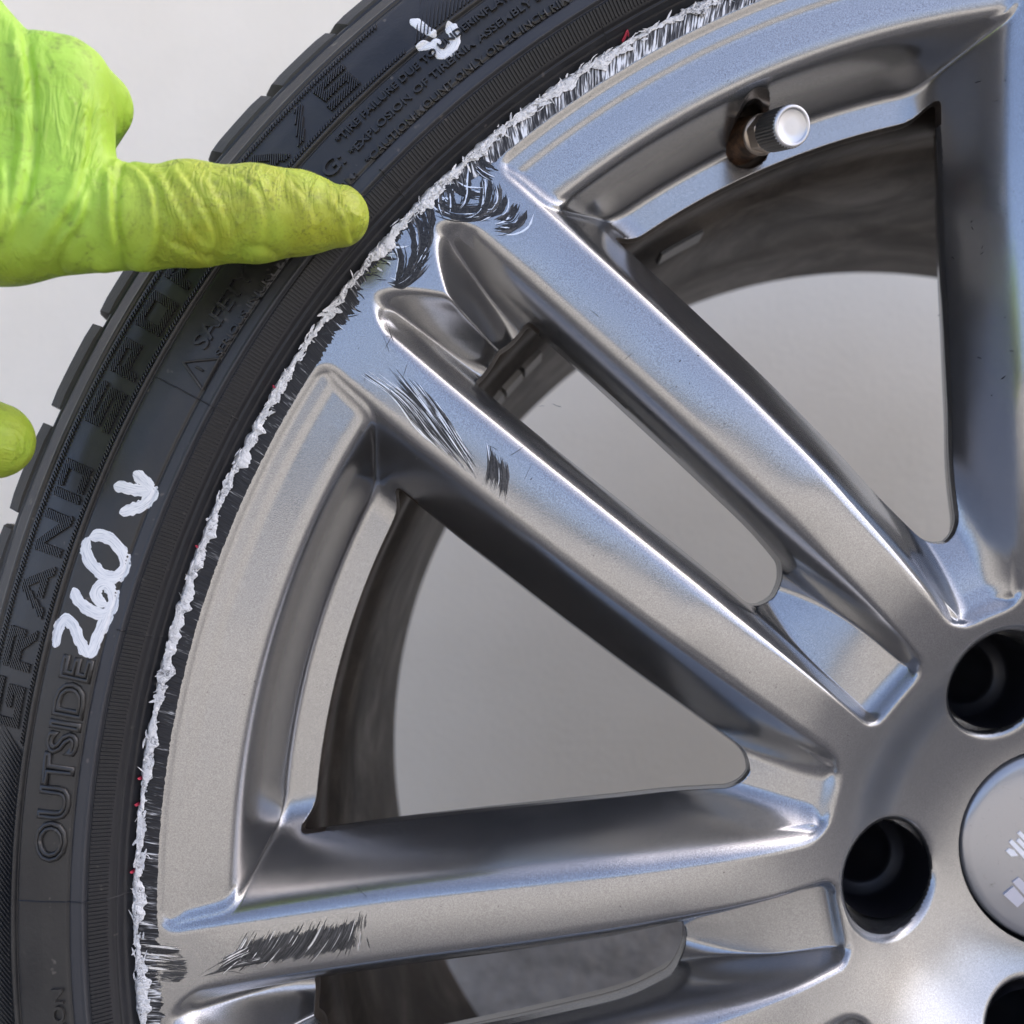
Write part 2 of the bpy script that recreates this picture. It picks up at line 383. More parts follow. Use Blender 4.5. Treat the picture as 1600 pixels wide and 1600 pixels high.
FOLDS = [([(-291.0, 221.6), (-286.5, 216.6), (-283.3, 212.5), (-281.1, 205.2), (-279.9, 188.2), (-280.3, 177.0), (-283.1, 166.0), (-289.6, 158.0)], 1.3, 2.2), ([(-289.3, 201.7), (-287.5, 183.8), (-287.2, 170.4), (-289.7, 160.7)], 0.9, 1.8), ([(-284.4, 181.5), (-283.3, 174.8), (-284.5, 166.0), (-288.7, 159.4)], 0.8, 1.6), ([(-268.8, 200.6), (-268.4, 183.6), (-269.6, 173.4), (-275.2, 165.0), (-283.0, 158.0)], 0.9, 1.7), ([(-266.6, 176.5), (-268.6, 168.5), (-273.4, 163.7), (-280.8, 157.5)], 0.9, 1.4), ([(-262.8, 188.1), (-262.3, 179.1), (-262.1, 170.3), (-262.8, 164.1), (-268.9, 159.7), (-272.9, 158.8)], 0.8, 1.6), ([(-288.7, 157.1), (-284.4, 161.5), (-280.5, 167.3), (-275.3, 172.6)], 0.6, 1.5), ([(-265.1, 185.5), (-258.1, 182.6), (-254.2, 178.1), (-252.9, 173.1), (-254.0, 166.1), (-259.0, 161.7), (-274.1, 160.6)], 0.9, 1.5), ([(-264.4, 183.3), (-262.4, 176.3), (-262.8, 163.6)], 0.8, 1.4), ([(-253.1, 183.2), (-247.9, 173.0), (-244.6, 166.1)], 0.7, 1.6), ([(-249.9, 184.8), (-242.9, 174.3), (-241.2, 167.9), (-246.5, 162.9)], 0.8, 1.5), ([(-243.6, 183.1), (-238.5, 173.6), (-236.5, 166.0)], 0.6, 1.8), ([(-239.2, 183.7), (-230.4, 177.3), (-229.7, 171.0), (-232.7, 165.4)], 0.6, 1.8), ([(-236.5, 164.1), (-231.5, 166.0), (-226.5, 165.0)], 0.6, 1.5), ([(-224.2, 182.4), (-219.1, 176.0), (-219.0, 169.7)], 0.45, 2.0), ([(-210.9, 172.8), (-209.7, 169.6), (-212.1, 165.9)], 0.7, 1.4), ([(-214.7, 180.4), (-211.0, 175.9), (-210.3, 171.5)], 0.5, 1.5), ([(-252.2, 166.1), (-247.7, 164.2), (-239.6, 162.9)], 0.6, 1.4)]

# ------------------------------------------------------------------ wheel shape
AX, SECT = 138.909, 360 / 7
top_d = scurve([0, 30, 40, 57, 70, 80, 95, 110, 140, 170, 200, 230, 262, 275],
               [46, 45, 42, 34, 24.5, 18.5, 11.5, 7.5, 2.8, 2.0, 2.6, 2.8, 2.2, 2.2], 4)
in_c = scurve([60, 80, 110, 140, 170, 200, 230, 262], [11.5, 12.5, 14.0, 16.2, 17.4, 18.6, 19.4, 19.6], 5)
out_c = scurve([60, 80, 110, 140, 170, 200, 230, 262], [21.5, 24.3, 27.5, 30.4, 32.7, 34.4, 35.4, 36.0], 5)
P_side = scurve([-9, -.3, 1.2, 4, 8, 12, 14.5, 18, 40], [0, 0, .7, 4.2, 11, 18.5, 23.5, 31, 70], .95, -10, 60, .05)
P_in = scurve([-9, -.3, 1.2, 4, 6.2, 7.5, 9, 40], [0, 0, .9, 4.6, 9, 13.5, 22, 60], .8, -10, 60, .05)
P_wend = scurve([-9, -.3, 1.2, 3.5, 8, 25, 60], [0, 0, 1.3, 4.2, 7.5, 17.5, 36], .6, -10, 80, .05)
P_pend = scurve([-9, -.3, 1.2, 3, 5.5, 46, 80], [0, 0, 2.2, 5.6, 7.6, 27, 40], .6, -10, 100, .05)
P_lobe = scurve([-9, -.3, 1.5, 5, 15, 34, 60], [0, 0, 1.2, 5.5, 15, 31, 50], .6, -10, 80, .05)
P_edge = scurve([-9, -.3, 1.0, 3, 6, 9, 40], [0, 0, 1.4, 7, 20, 60, 400], .45, -10, 60, .05)
wid_in = scurve([60, 95, 140, 280], [4.2, 4.2, 7.5, 7.5], 6)
lip_d = scurve([200, 226, 237.5, 239.4, 240.8, 242.6, 244.4, 246.4, 249, 258.3, 259.2, 263.3, 264.5, 300],
               [36, 35, 33.6, 31, 26, 15.5, 8.2, 5.6, 5.0, 4.35, 3.85, 3.3, 2.2, 2.2], .55, 180, 300, .05)
LUGS = [(56.87 * math.cos(rad(185.28 + 72 * k)), 56.87 * math.sin(rad(185.28 + 72 * k))) for k in range(5)]
LUG_R = 16.3
VALVE_B, VALVE_T = Vector((-97.3, 218.7, 31)), Vector((-89.5, 211.9, 7))
VH = (-96.4, 217.4)

def rmin(a, b, R):
    aa, bb = R - a, R - b
    return np.where((aa > 0) & (bb > 0), R - np.hypot(aa, bb), np.minimum(a, b))

def smin0(a, b, k):
    kk = np.minimum(k, np.minimum(a, b) * 1.8) + 1e-6
    return smin(a, b, kk)

def local(x, y):
    r = np.hypot(x, y)
    a = np.degrees(np.arctan2(y, x)) - AX
    ph = np.radians(np.abs((a + SECT / 2) % SECT - SECT / 2))
    return r, r * np.cos(ph), r * np.sin(ph)

def depth(x, y):
    r, u, v = local(x, y)
    T = top_d(r)
    # wide pocket between two spoke pairs
    sw = v - out_c(u)
    side = P_side(sw)
    w = smin0(side, P_wend(r - 79.3), 9)
    w = smin0(w, np.maximum(lip_d(r) - T, 0), 9.0)
    w = smin0(w, P_edge(rmin(rmin(sw, r - 79.0, 9), 264.5 - r, 6) + .15), 1.5)
    # pocket with the slot, inside a spoke pair
    si = (in_c(u) - v) * 7.5 / wid_in(u)
    rO = np.where(v < 12.8, 247.5 + 15.2 * (1 - np.abs((12.8 - v) / 12.8) ** 1.5), 262.7 - ((v - 12.8) / 5.5) ** 2 * 5)
    q = smin0(P_in(si), P_pend(u - 75), 5)
    q = smin0(q, P_lobe((rO - r) * .95), 10)
    q = smin0(q, P_edge(rmin(smin(in_c(u) - v, rO - r, 4) + .4, u - 74.5, 7) + .15), 1.5)
    D = T + np.maximum(w, 0) * (sw > -1) + np.maximum(q, 0) * (sw <= -1)
    vc, hf = (in_c(u) + out_c(u)) / 2, (out_c(u) - in_c(u)) / 2
    D = D + .55 * np.clip((v - vc) / hf, -1, 1) ** 2 * np.clip((u - 95) / 30, 0, 1) * np.clip((252 - u) / 20, 0, 1) * (np.abs(v - vc) < hf * 1.0001) + \
        .55 * (np.abs(v - vc) >= hf * 1.0001) * np.clip((u - 95) / 30, 0, 1) * np.clip((252 - u) / 20, 0, 1) * np.clip(1 - (np.abs(v - vc) - hf) / 12, 0, 1)
    for cx, cy in LUGS:
        s = np.hypot(x - cx, y - cy) - LUG_R
        D = D + np.where(s < 2.2, 1.6 * (1 - np.clip(s, 0, 2.2) / 2.2) ** 2, 0)
    D = D + np.where(r > 270.3, ((r - 270.3) / 1.3) ** 2 * 3, 0)
    return D

def opening(x, y):
    """positive inside an opening; returns list of the separate ones"""
    r, u, v = local(x, y)
    sw = v - out_c(u) - 14.3
    ro = 229.4 + 3.6 * np.exp(-(np.maximum(sw, 0) / 4.5) ** 2)
    w = smin(smin(sw, r - 102.5, 7), ro - r, 3.5)
    s = smin(smin(in_c(u) - v - 7.3, u - 119, 9), 229.5 - r, 3)
    l = np.max([LUG_R - np.hypot(x - a, y - b) for a, b in LUGS], axis=0)
    q = 7.0 - np.hypot(x - VH[0], y - VH[1])
    return np.stack([w, s, l, q])

def build_face():
    rs = np.r_[np.arange(30.8, 60, 1.0), np.arange(60, 236, .56), np.arange(236, 248, .3), np.arange(248, 262, .55), np.arange(262, 271.9, .33)]
    th = np.r_[np.arange(84, 200, .125), np.arange(200, 444, .6)]
    R, TH = np.meshgrid(rs, np.radians(th), indexing='ij')
    X, Y = (R * np.cos(TH)).ravel(), (R * np.sin(TH)).ravel()
    nr, nc = R.shape
    F = grid_faces(nr, nc, True, True)
    W = opening(X, Y).max(0)
    F = F[(W[F] < 0).any(1)]
    used = np.zeros(len(X), bool); used[F.ravel()] = True
    mv = np.where(used & (W > 0))[0]
    def gradw(x, y, h=.02):
        f = lambda a, b: opening(a, b).max(0)
        return np.stack([(f(x + h, y) - f(x - h, y)) / (2 * h), (f(x, y + h) - f(x, y - h)) / (2 * h)])
    x, y = X[mv].copy(), Y[mv].copy()
    for _ in range(5):
        w = opening(x, y).max(0); g = gradw(x, y); n2 = np.maximum((g ** 2).sum(0), .05)
        st = np.clip(w / n2, -.8, .8)
        x -= st * g[0]; y -= st * g[1]
    X[mv] = x; Y[mv] = y
    D = np.zeros(len(X)); D[used] = depth(X[used], Y[used])
    # boundary loops -> skirts (the walls of the openings)
    E = np.concatenate([F[:, [i, (i + 1) % 4]] for i in range(4)])
    key = np.sort(E, 1); key = key[:, 0].astype(np.int64) * len(X) + key[:, 1]
    uq, first, cnt = np.unique(key, return_index=True, return_counts=True)
    B = E[first[cnt == 1]]
    rb = np.hypot(X, Y)
    B = B[~((rb[B] > 271).all(1) | (rb[B] < 31.5).all(1))]
    bv = np.unique(B); idx = np.full(len(X), -1); idx[bv] = np.arange(len(bv))
    kinds = opening(X[bv], Y[bv]); kd = kinds.argmax(0)
    g = gradw(X[bv], Y[bv]); g /= np.maximum(np.hypot(*g), 1e-6)
    # wall gradient points into the opening
    d0 = D[bv]
    dend = d0 + np.choose(kd, [3.0, 5.0, 24.0, 10.0])
    rows = [(.12, .12), (.3, .3), (.6, .6), (1.0, 1.0)]
    off_max = np.choose(kd, [.6, .4, 1.6, .9])
    V = [np.stack([X, Y, D], 1)]
    prev = bv; base = len(X); FS = [F]
    for k, (o, t) in enumerate(rows):
        V.append(np.stack([X[bv] + g[0] * off_max * o, Y[bv] + g[1] * off_max * o, d0 + (dend - d0) * t], 1))
        cur = base + np.arange(len(bv))
        a, b2 = idx[B[:, 0]], idx[B[:, 1]]
        FS.append(np.stack([prev[b2], prev[a], cur[a], cur[b2]], 1))
        prev = cur; base += len(bv)
    for o2, dz in ((-3.0, 5.0), (-7.0, 11.0), (-9.0, 24.0)):      # the undercut backs of the spokes
        o2 = np.where(kd >= 2, 0, o2)
        V.append(np.stack([X[bv] + g[0] * o2, Y[bv] + g[1] * o2, dend + np.where(kd == 3, 0, dz)], 1))
        cur = base + np.arange(len(bv))
        FS.append(np.stack([prev[b2], prev[a], cur[a], cur[b2]], 1))
        prev = cur; base += len(bv)
    V = np.concatenate(V); F = np.concatenate(FS)
    used = np.zeros(len(V), bool); used[F.ravel()] = True
    remap = np.cumsum(used) - 1
    me = mesh('spoked_face', V[used], remap[F])
    me.materials.append(M['paint']); me.materials.append(M['barrel'])
    ob = (kd <= 1) & (rb[bv] > 224)
    eo = ob[idx[B[:, 0]]] & ob[idx[B[:, 1]]]
    mi = np.zeros(len(F), np.int32); n0 = len(FS[0])
    for k in range(7): mi[n0 + k * len(B): n0 + (k + 1) * len(B)] = eo
    if len(me.polygons) == len(mi): me.polygons.foreach_set('material_index', mi)
    return me

wheel = add('alloy_wheel', None)
tag(wheel, 'silver alloy car wheel with paired spokes, kerb-scraped edge and black tyre', 'wheel')
face = add('spoked_face', build_face(), wheel, M['paint'])

fine_th = np.arange(0, 360, .75)
barrel = lathe([(270, 12), (262, 22), (245, 30), (233, 36), (230.4, 40), (230.2, 52), (231.6, 54), (231.4, 66), (229.2, 70), (228.6, 110), (229.4, 112), (229.2, 150),
                (230.0, 214), (231.5, 217), (236, 219), (250, 220), (268, 216), (270, 205)], fine_th, True, 'barrel')
add('barrel', barrel, wheel, M['barrel'])
def barrel_block(name, th0, th1, d0, d1, thick, mt, r=228.9):
    V, F = [], []
    n = 5
    for k in range(n + 1):
        a = math.radians(th0 + (th1 - th0) * k / n)
        for rr, d in ((r + .6, d0), (r - thick, d0 + .3), (r - thick, d1 - .3), (r + .6, d1)):
            V.append((rr * math.cos(a), rr * math.sin(a), d))
    for k in range(n):
        for i in range(4): F.append([k * 4 + i, k * 4 + (i + 1) % 4, k * 4 + 4 + (i + 1) % 4, k * 4 + 4 + i])
    F += [[3, 2, 1, 0], [n * 4 + i for i in range(4)]]
    add(name, mesh(name, V, F, False), wheel, mt)
for k in range(5): barrel_block('balance_weight', 134.6 + 2.5 * k, 136.75 + 2.5 * k, 74, 90, 1.8, M['knurl'])
barrel_block('tape_residue', 116.8, 121.0, 72, 84, .9, M['black'])
# thick backs of lug wells
for k, (cx, cy) in enumerate(LUGS):
    t = np.arange(0, 360, 6)
    pr = [(14.7, 40), (14.2, 56), (13.6, 58), (10.5, 58.5), (9.6, 60), (9.2, 66), (7.4, 67), (7.2, 80), (0.1, 81)]
    me = lathe(pr, t, True, 'lug_well')
    o = add('lug_well', me, wheel, M['black']); o.location = (cx * MM, 0, cy * MM)
# centre cap
hub_bore = lathe([(31.2, 44.6), (31.0, 48), (30.6, 52), (20, 53)], np.arange(0, 360, 3), True, 'hub_bore')
add('hub_bore', hub_bore, wheel, M['black'])
cap_prof = [(0.05, 43.6), (8, 43.65), (16, 43.9), (22, 44.25), (26.5, 44.7), (28.6, 45.1), (29.5, 45.8), (29.8, 47), (29.8, 51)]
cap = add('centre_cap', lathe(cap_prof, np.arange(0, 360, 2), True, 'centre_cap', True), wheel, M['cap'])
cap_d = lambda r: np.interp(r, [p[0] for p in cap_prof], [p[1] for p in cap_prof])
for i, poly in enumerate(EMB):
    area = sum(poly[k][0] * poly[(k + 1) % len(poly)][1] - poly[(k + 1) % len(poly)][0] * poly[k][1] for k in range(len(poly)))
    if area < 0: poly = poly[::-1]
    add('emblem_bar' if i < 4 else 'emblem_block', prism(poly, 43.55, 44.6, 'emblem'), cap, M['emblem'] if i < 4 else M['emblem2'])

# valve
def axis_lathe(name, prof, B, Tp, n=48, rfun=None):
    ax = (Tp - B).normalized(); e1 = ax.cross(Vector((0, 0, 1))).normalized(); e2 = ax.cross(e1)
    V = []
    for r, s in prof:
        for k in range(n):
            a = 2 * math.pi * k / n
            rr = rfun(r, s, k) if rfun else r
            V.append(B + ax * s + e1 * (rr * math.cos(a)) + e2 * (rr * math.sin(a)))
    return mesh(name, [tuple(v) for v in V], grid_faces(len(prof), n, True))
valve = add('tyre_valve', None, wheel)
add('valve_sleeve', axis_lathe('valve_sleeve', [(7.6, -9), (7.6, -3), (6.6, -1.5), (6.2, 1), (5.6, 8), (5.5, 9)], VALVE_B, VALVE_T), valve, M['rust'])
add('collar', axis_lathe('collar', [(4.5, 8.6), (5.9, 8.7), (6.0, 9.4), (5.8, 10), (4.5, 10.1)], VALVE_B, VALVE_T), valve, M['brass'])
hexr = lambda r, s, k: r / math.cos((k % 8 - 3.5) / 8 * math.pi / 3) if r > 5 else r
nut = add('hex_nut', axis_lathe('hex_nut', [(4.4, 10), (4.95, 10.05), (5.05, 10.5), (5.05, 14.6), (4.95, 15), (4.2, 15.1)], VALVE_B, VALVE_T, 48, hexr), valve, M['brass'])
nut.data.polygons.foreach_set('use_smooth', [False] * len(nut.data.polygons))
kn = lambda r, s, k: r * (1 + (.03, .03, -.03, -.03)[k % 4]) if r > 5.5 else r
vcap = add('valve_cap', axis_lathe('valve_cap', [(4.6, 15), (5.5, 15.1), (5.62, 15.6), (5.7, 16), (5.78, 21), (5.8, 25.4)], VALVE_B, VALVE_T, 152, kn), valve, M['knurl'])
add('cap_face', axis_lathe('cap_face', [(5.8, 25.4), (5.72, 26.1), (5.5, 26.4), (4.75, 26.45), (4.6, 26.1), (4.4, 25.95), (2, 25.95), (.05, 25.95)], VALVE_B, VALVE_T, 152,
    lambda r, s, k: r * (1 + (.03, .03, -.03, -.03)[k % 4]) if r > 5.75 else r), vcap, M['chrome'])

# ------------------------------------------------------------------ kerb damage on the wheel
def crom(P, n):
    P = np.asarray(P, float)
    if len(P) == 2: return P[0] + (P[1] - P[0]) * np.linspace(0, 1, n)[:, None]
    s = np.r_[0, np.cumsum(np.hypot(*np.diff(P, axis=0).T))]
    m = np.gradient(P, s, axis=0)
    q = np.linspace(0, s[-1], n); i = np.clip(np.searchsorted(s, q, 'right') - 1, 0, len(P) - 2)
    h = (s[i + 1] - s[i])[:, None]; t = ((q - s[i]) / (s[i + 1] - s[i]))[:, None]
    return ((2 * t ** 3 - 3 * t ** 2 + 1) * P[i] + (t ** 3 - 2 * t ** 2 + t) * h * m[i] +
            (-2 * t ** 3 + 3 * t ** 2) * P[i + 1] + (t ** 3 - t ** 2) * h * m[i + 1])

def ribbons(name, items, mt, lift=.07):
    """items: (path (n,2) mm, width mm, n) draped over the wheel face"""
    V, F, base = [], [], 0
    for path, wd, n in items:
        C = crom(path, n)
        t = np.gradient(C, axis=0); t /= np.maximum(np.hypot(*t.T), 1e-6)[:, None]
        nrm = np.stack([-t[:, 1], t[:, 0]], 1)
        s = np.linspace(0, 1, n)
        w = wd * .5 * np.clip(np.minimum(s / .18, (1 - s) / .30), .06, 1) * (.75 + .5 * RNG.random(n))
        L, Rr = C + nrm * w[:, None], C - nrm * w[:, None]
        lf = lift + RNG.random() * .16
        for A in (L, Rr):
            V.append(np.column_stack([A, depth(A[:, 0], A[:, 1]) - lf]))
        i = np.arange(n - 1)
        F.append(np.stack([base + i, base + i + 1, base + n + i + 1, base + n + i], 1)[:, ::-1])
        base += 2 * n
    return add(name, mesh(name, np.concatenate(V), np.concatenate(F)), wheel, mt)

def streak_attr(me, vec):
    a = me.attributes.new('streak', 'FLOAT_VECTOR', 'POINT')
    a.data.foreach_set('vector', np.asarray(vec, np.float32).ravel())

def flange_scrape():
    th = np.arange(100, 204, .055); nr = 16
    jag = vnoise1(th * 7, 1) * .5 + vnoise1(th * 23, 2) * .5
    a = (th - AX + SECT / 2) % SECT - SECT / 2
    spoke = np.clip((8.2 - np.abs(a)) / .8, 0, 1)
    inner = 264.75 + spoke * (jag - .3) * 2.6
    inner = np.where(spoke <= 0, 264.75 + .5 * jag, inner)
    mid = np.clip((4.6 - np.abs(th - 138.2)) / .8, 0, 1)     # the torn patch has its own strokes
    inner = inner + mid * 3.0
    t = np.linspace(0, 1, nr)[:, None]
    R = inner[None] + (270.4 - inner[None]) * t
    TH = np.radians(th)[None] + 0 * R
    X, Y = R * np.cos(TH), R * np.sin(TH)
    D = depth(X.ravel(), Y.ravel()).reshape(R.shape) - .06 - .05 * vnoise2(th[None] * 9 + 0 * R, R * .7, 3)
    me = mesh('flange_scrape', np.stack([X, Y, D], -1).reshape(-1, 3), grid_faces(nr, len(th), False, True))
    dens = np.interp(th, [100, 118, 128, 133, 140, 148, 168, 176, 182, 190, 204], [.0, .03, .04, .02, -.05, -.10, -.10, -.08, -.01, .03, .02])
    slant = np.interp(th, [100, 125, 150, 204], [.9, .6, .15, .1])
    arc = th * math.pi / 180 * 268
    vec = np.stack([arc[None] + slant[None] * (R - 264), R, dens[None] + 0 * R], -1)
    streak_attr(me, vec.reshape(-1, 3))
    return add('flange_scrape', me, wheel, M['flange'])
flange_scrape()

def burr():
    th = np.arange(96, 204, .05); nr = 7
    wl = .1 + 1.75 * vnoise1(th * .9, 21) * (.35 + vnoise1(th * 3.1, 22))
    rc = 270.9 + (vnoise1(th * 1.6, 4) - .5) * .7
    ho = .55 + .5 * wl + .25 * vnoise1(th * 9, 5)
    hi = .5 + 1.5 * wl + .5 * vnoise1(th * 11, 8)
    t = np.linspace(-1, 1, nr)[:, None]
    R = rc[None] + np.where(t < 0, t * hi[None], t * ho[None])
    TH = np.radians(th)[None] + 0 * R
    X, Y = R * np.cos(TH), R * np.sin(TH)
    rough = (vnoise2(th[None] * 4 + R * 1.5, R * 1.2, 13) - .5) * .6
    D = 1.75 - (1 - t ** 2) * (.12 + .18 * wl[None]) - rough * (1 - t ** 4) + np.where(t > 0, t * 1.5, 0)
    return add('torn_edge', mesh('torn_edge', np.stack([X, Y, D], -1).reshape(-1, 3), grid_faces(nr, len(th), False, True)), wheel, M['torn'])
burr()

def shards():
    V, F = [], []
    def strip(p, d0, L, w, dep, tilt):
        n = 4; nv = np.array([-d0[1], d0[0]]); b = len(V); bend = RNG.normal(0, .08) * L
        for k in range(n + 1):
            s = k / n; ww = w * (math.sin(math.pi * min(max(s, .04), .96)) ** .6) * RNG.uniform(.7, 1.1)
            c = p + d0 * L * (s - .5) + nv * bend * (1 - (2 * s - 1) ** 2)
            dd = dep + RNG.normal(0, .08)
            V.extend([(*(c + nv * ww), dd - tilt), (*(c - nv * ww), dd + tilt)])
        for k in range(n): F.append([b + 2 * k, b + 2 * k + 1, b + 2 * k + 3, b + 2 * k + 2])
    n_ = 0
    while n_ < 560:                                    # foil-like flakes lying flat along the edge, bunched in places
        th = RNG.uniform(104, 202); k1 = float(vnoise1(np.array([th * .8]), 41)[0]); k2 = float(vnoise1(np.array([th * 2.7]), 42)[0])
        if RNG.random() > .25 + 1.1 * k1 * k2 * 2: continue
        n_ += 1
        a = math.radians(th); er = np.array([math.cos(a), math.sin(a)]); et = np.array([-er[1], er[0]])
        ang = RNG.normal((k1 - .5) * .9, .35); d0 = et * math.cos(ang) + er * math.sin(ang)
        big = k1 * k2 > .3
        strip(er * (RNG.normal(270.7, .45) - (RNG.uniform(0, 1.6) if big else 0)), d0, RNG.uniform(.8, 4.5), RNG.uniform(.15, .8 if big else .42), 1.45 - RNG.uniform(0, .15), RNG.normal(0, .04))
    for i in range(70):                                # short torn tongues reaching over the scraped band
        th = RNG.uniform(104, 202); a = math.radians(th); er = np.array([math.cos(a), math.sin(a)]); et = np.array([-er[1], er[0]])
        up = th < 134 or th > 176
        L = RNG.uniform(.8, 3.4 if up else 1.4); d0 = -er + et * RNG.uniform(-.7, .7); d0 /= np.hypot(*d0)
        strip(er * (269.9 - L * .45), d0, L, RNG.uniform(.1, .32), 1.85, RNG.normal(0, .06))
    o = add('metal_flakes', mesh('metal_flakes', V, np.array(F)), wheel, M['torn'])
    tag(o, kind='stuff')
shards()

# torn, curled strokes where the spoke pair meets the rim
dark, bright, dull = [], [], []
for pth in CURLS:
    P = np.array(pth)
    dark.append((P + RNG.normal(0, .4, 2), RNG.uniform(.9, 1.9), 18))
    dull.append((P + RNG.normal(0, .7, 2), RNG.uniform(.5, 1.2), 18))
    for k in range(7):
        j = RNG.normal(0, .8, 2) * (0 if k == 0 else 1)
        rot = RNG.normal(0, .12); c = P.mean(0)
        Q = (P - c) @ np.array([[math.cos(rot), -math.sin(rot)], [math.sin(rot), math.cos(rot)]]) * RNG.uniform(.6, 1.1) + c + j
        (dark if RNG.random() < .68 else bright).append((Q, RNG.uniform(.15, .5), 16))
for k in range(40):                                   # short dark bristles along the flange beside them
    th = RNG.uniform(133.5, 146.5); a = math.radians(th); er = np.array([math.cos(a), math.sin(a)]); et = np.array([-er[1], er[0]])
    r0 = RNG.uniform(266.2, 269.5); L = RNG.uniform(1, 5)
    dirv = -er * .8 + et * RNG.uniform(-.9, .2)
    p0 = er * r0; bend = et * RNG.uniform(-.5, .5)
    (dark if RNG.random() < .7 else bright).append(([p0, p0 + dirv * L * .5 + bend, p0 + dirv * L], RNG.uniform(.15, .55), 8))

def fan(guides, n, wr, frac, share, dullness=.35):
    G = [crom(g, 24) for g in guides]
    for k in range(n):
        f = RNG.uniform(0, len(G) - 1); i = min(int(f), len(G) - 2); t = f - i
        C = G[i] * (1 - t) + G[i + 1] * t
        L = RNG.uniform(*frac); s = RNG.uniform(0, 1 - L)
        a, b = int(s * 23), max(int(s * 23) + 3, int((s + L) * 23))
        P = C[a:b + 1] + RNG.normal(0, .12, 2)
        q = RNG.random()
        (bright if q > share else dull if q < share * dullness else dark).append((P, RNG.uniform(*wr), 14))
def smear(guides, dens, pad=0.0):
    """a thin smeared film over the paint; streaks run along the guides"""
    G = np.array([crom(g, 40) for g in guides]); na = 36
    f = np.linspace(0, len(G) - 1, na); i = np.minimum(f.astype(int), len(G) - 2); t = (f - i)[:, None, None]
    C = G[i] * (1 - t) + G[i + 1] * t                    # (across, along, 2)
    wob = .5 * (vnoise2(np.arange(na)[:, None] * .9 + 0 * C[..., 0], np.arange(40)[None] * .25 + 0 * C[..., 0], 51) - .5)
    C = C + wob[..., None]
    D = depth(C[..., 0].ravel(), C[..., 1].ravel()).reshape(C.shape[:2]) - .05
    me = mesh('scuff_film', np.concatenate([C, D[..., None]], -1).reshape(-1, 3), grid_faces(na, 40))
    W = np.r_[0, np.cumsum(np.hypot(*np.diff(C[:, 20], axis=0).T))]; L = np.r_[0, np.cumsum(np.hypot(*np.diff(C[na // 2], axis=0).T))]
    s, l = np.linspace(0, 1, na)[:, None], np.linspace(0, 1, 40)[None]
    edge = np.clip(np.minimum(np.minimum(s, 1 - s) / .16, np.minimum(l, 1 - l) / .34), 0, 1)
    z = dens + .62 * edge - .2
    streak_attr(me, np.stack([W[:, None] + 0 * l, L[None] + 0 * s, z + 0 * W[:, None]], -1).reshape(-1, 3))
    tag(add('scuff_film', me, wheel, M['smear']))
smear(PATCHB_STR[:5], .24); smear(PATCHB_STR[5:], .2)
CG = [[(-241.5, -11.5), (-245, -17), (-254, -23)], [(-236, -10), (-239, -16), (-245, -22.6)], [(-226, -8.2), (-230, -15), (-236, -21.8)],
      [(-217, -6.4), (-220, -13), (-226, -20.5)], [(-211, -5.7), (-213, -12), (-216.5, -18.8)], [(-207.6, -5.4), (-208, -11), (-206.8, -16.4)]]
smear(CG, .24); smear(PATCHC_STR[:3], .12); 
smear([[(-268.5, -14), (-262, -14.4), (-256, -14.6)], [(-268.5, -17), (-260, -17.4), (-253, -17.6)], [(-268.5, -21), (-258, -21.6), (-251, -21.2)], [(-268.6, -26), (-262, -26.4), (-256, -25.8)]], .04)
fan(PATCHB_STR[:5], 170, (.10, .30), (.2, .6), .62, .4)
fan(PATCHB_STR[5:], 40, (.12, .35), (.4, 1.0), .8, .5)
fan(PATCHC_STR[:3], 70, (.12, .4), (.25, .9), .72, .5)
fan(CG, 140, (.08, .26), (.15, .55), .86, .6)
fan(PATCHC_STR[6:], 60, (.12, .4), (.3, 1.0), .7)
for k in range(26):                                   # loose hairline scratches around the patches
    c = np.array([(-204, 150), (-196, 140), (-215, -10), (-240, -16), (-168, 116), (-150, 140)][k % 6]) + RNG.normal(0, 6, 2)
    a = RNG.uniform(0, math.pi); L = RNG.uniform(2, 6)
    dark.append(([c, c + .5 * L * np.array([math.cos(a), math.sin(a)]) + RNG.normal(0, .2, 2), c + L * np.array([math.cos(a), math.sin(a)])], RNG.uniform(.08, .16), 8))
for k in range(46):                                   # stone chips on the spokes
    c = np.array([RNG.normal(-33, 3.5), RNG.uniform(118, 238)]) if k < 18 else np.array([RNG.uniform(-200, -90), RNG.uniform(100, 200)])
    a = RNG.uniform(0, math.pi); L = RNG.uniform(.3, 1.2) if k < 18 else RNG.uniform(.3, .8)
    e = np.array([math.cos(a), math.sin(a)])
    if k < 18 or depth(c[:1], c[1:])[0] < 9: dark.append(([c, c + .5 * L * e, c + L * e], RNG.uniform(.1, .28), 6))
ribbons('dark_scratches', dark, M['dark'])
ribbons('dull_scratches', dull, M['dull'], .06)
ribbons('bright_scratches', bright, M['bright'], .06)

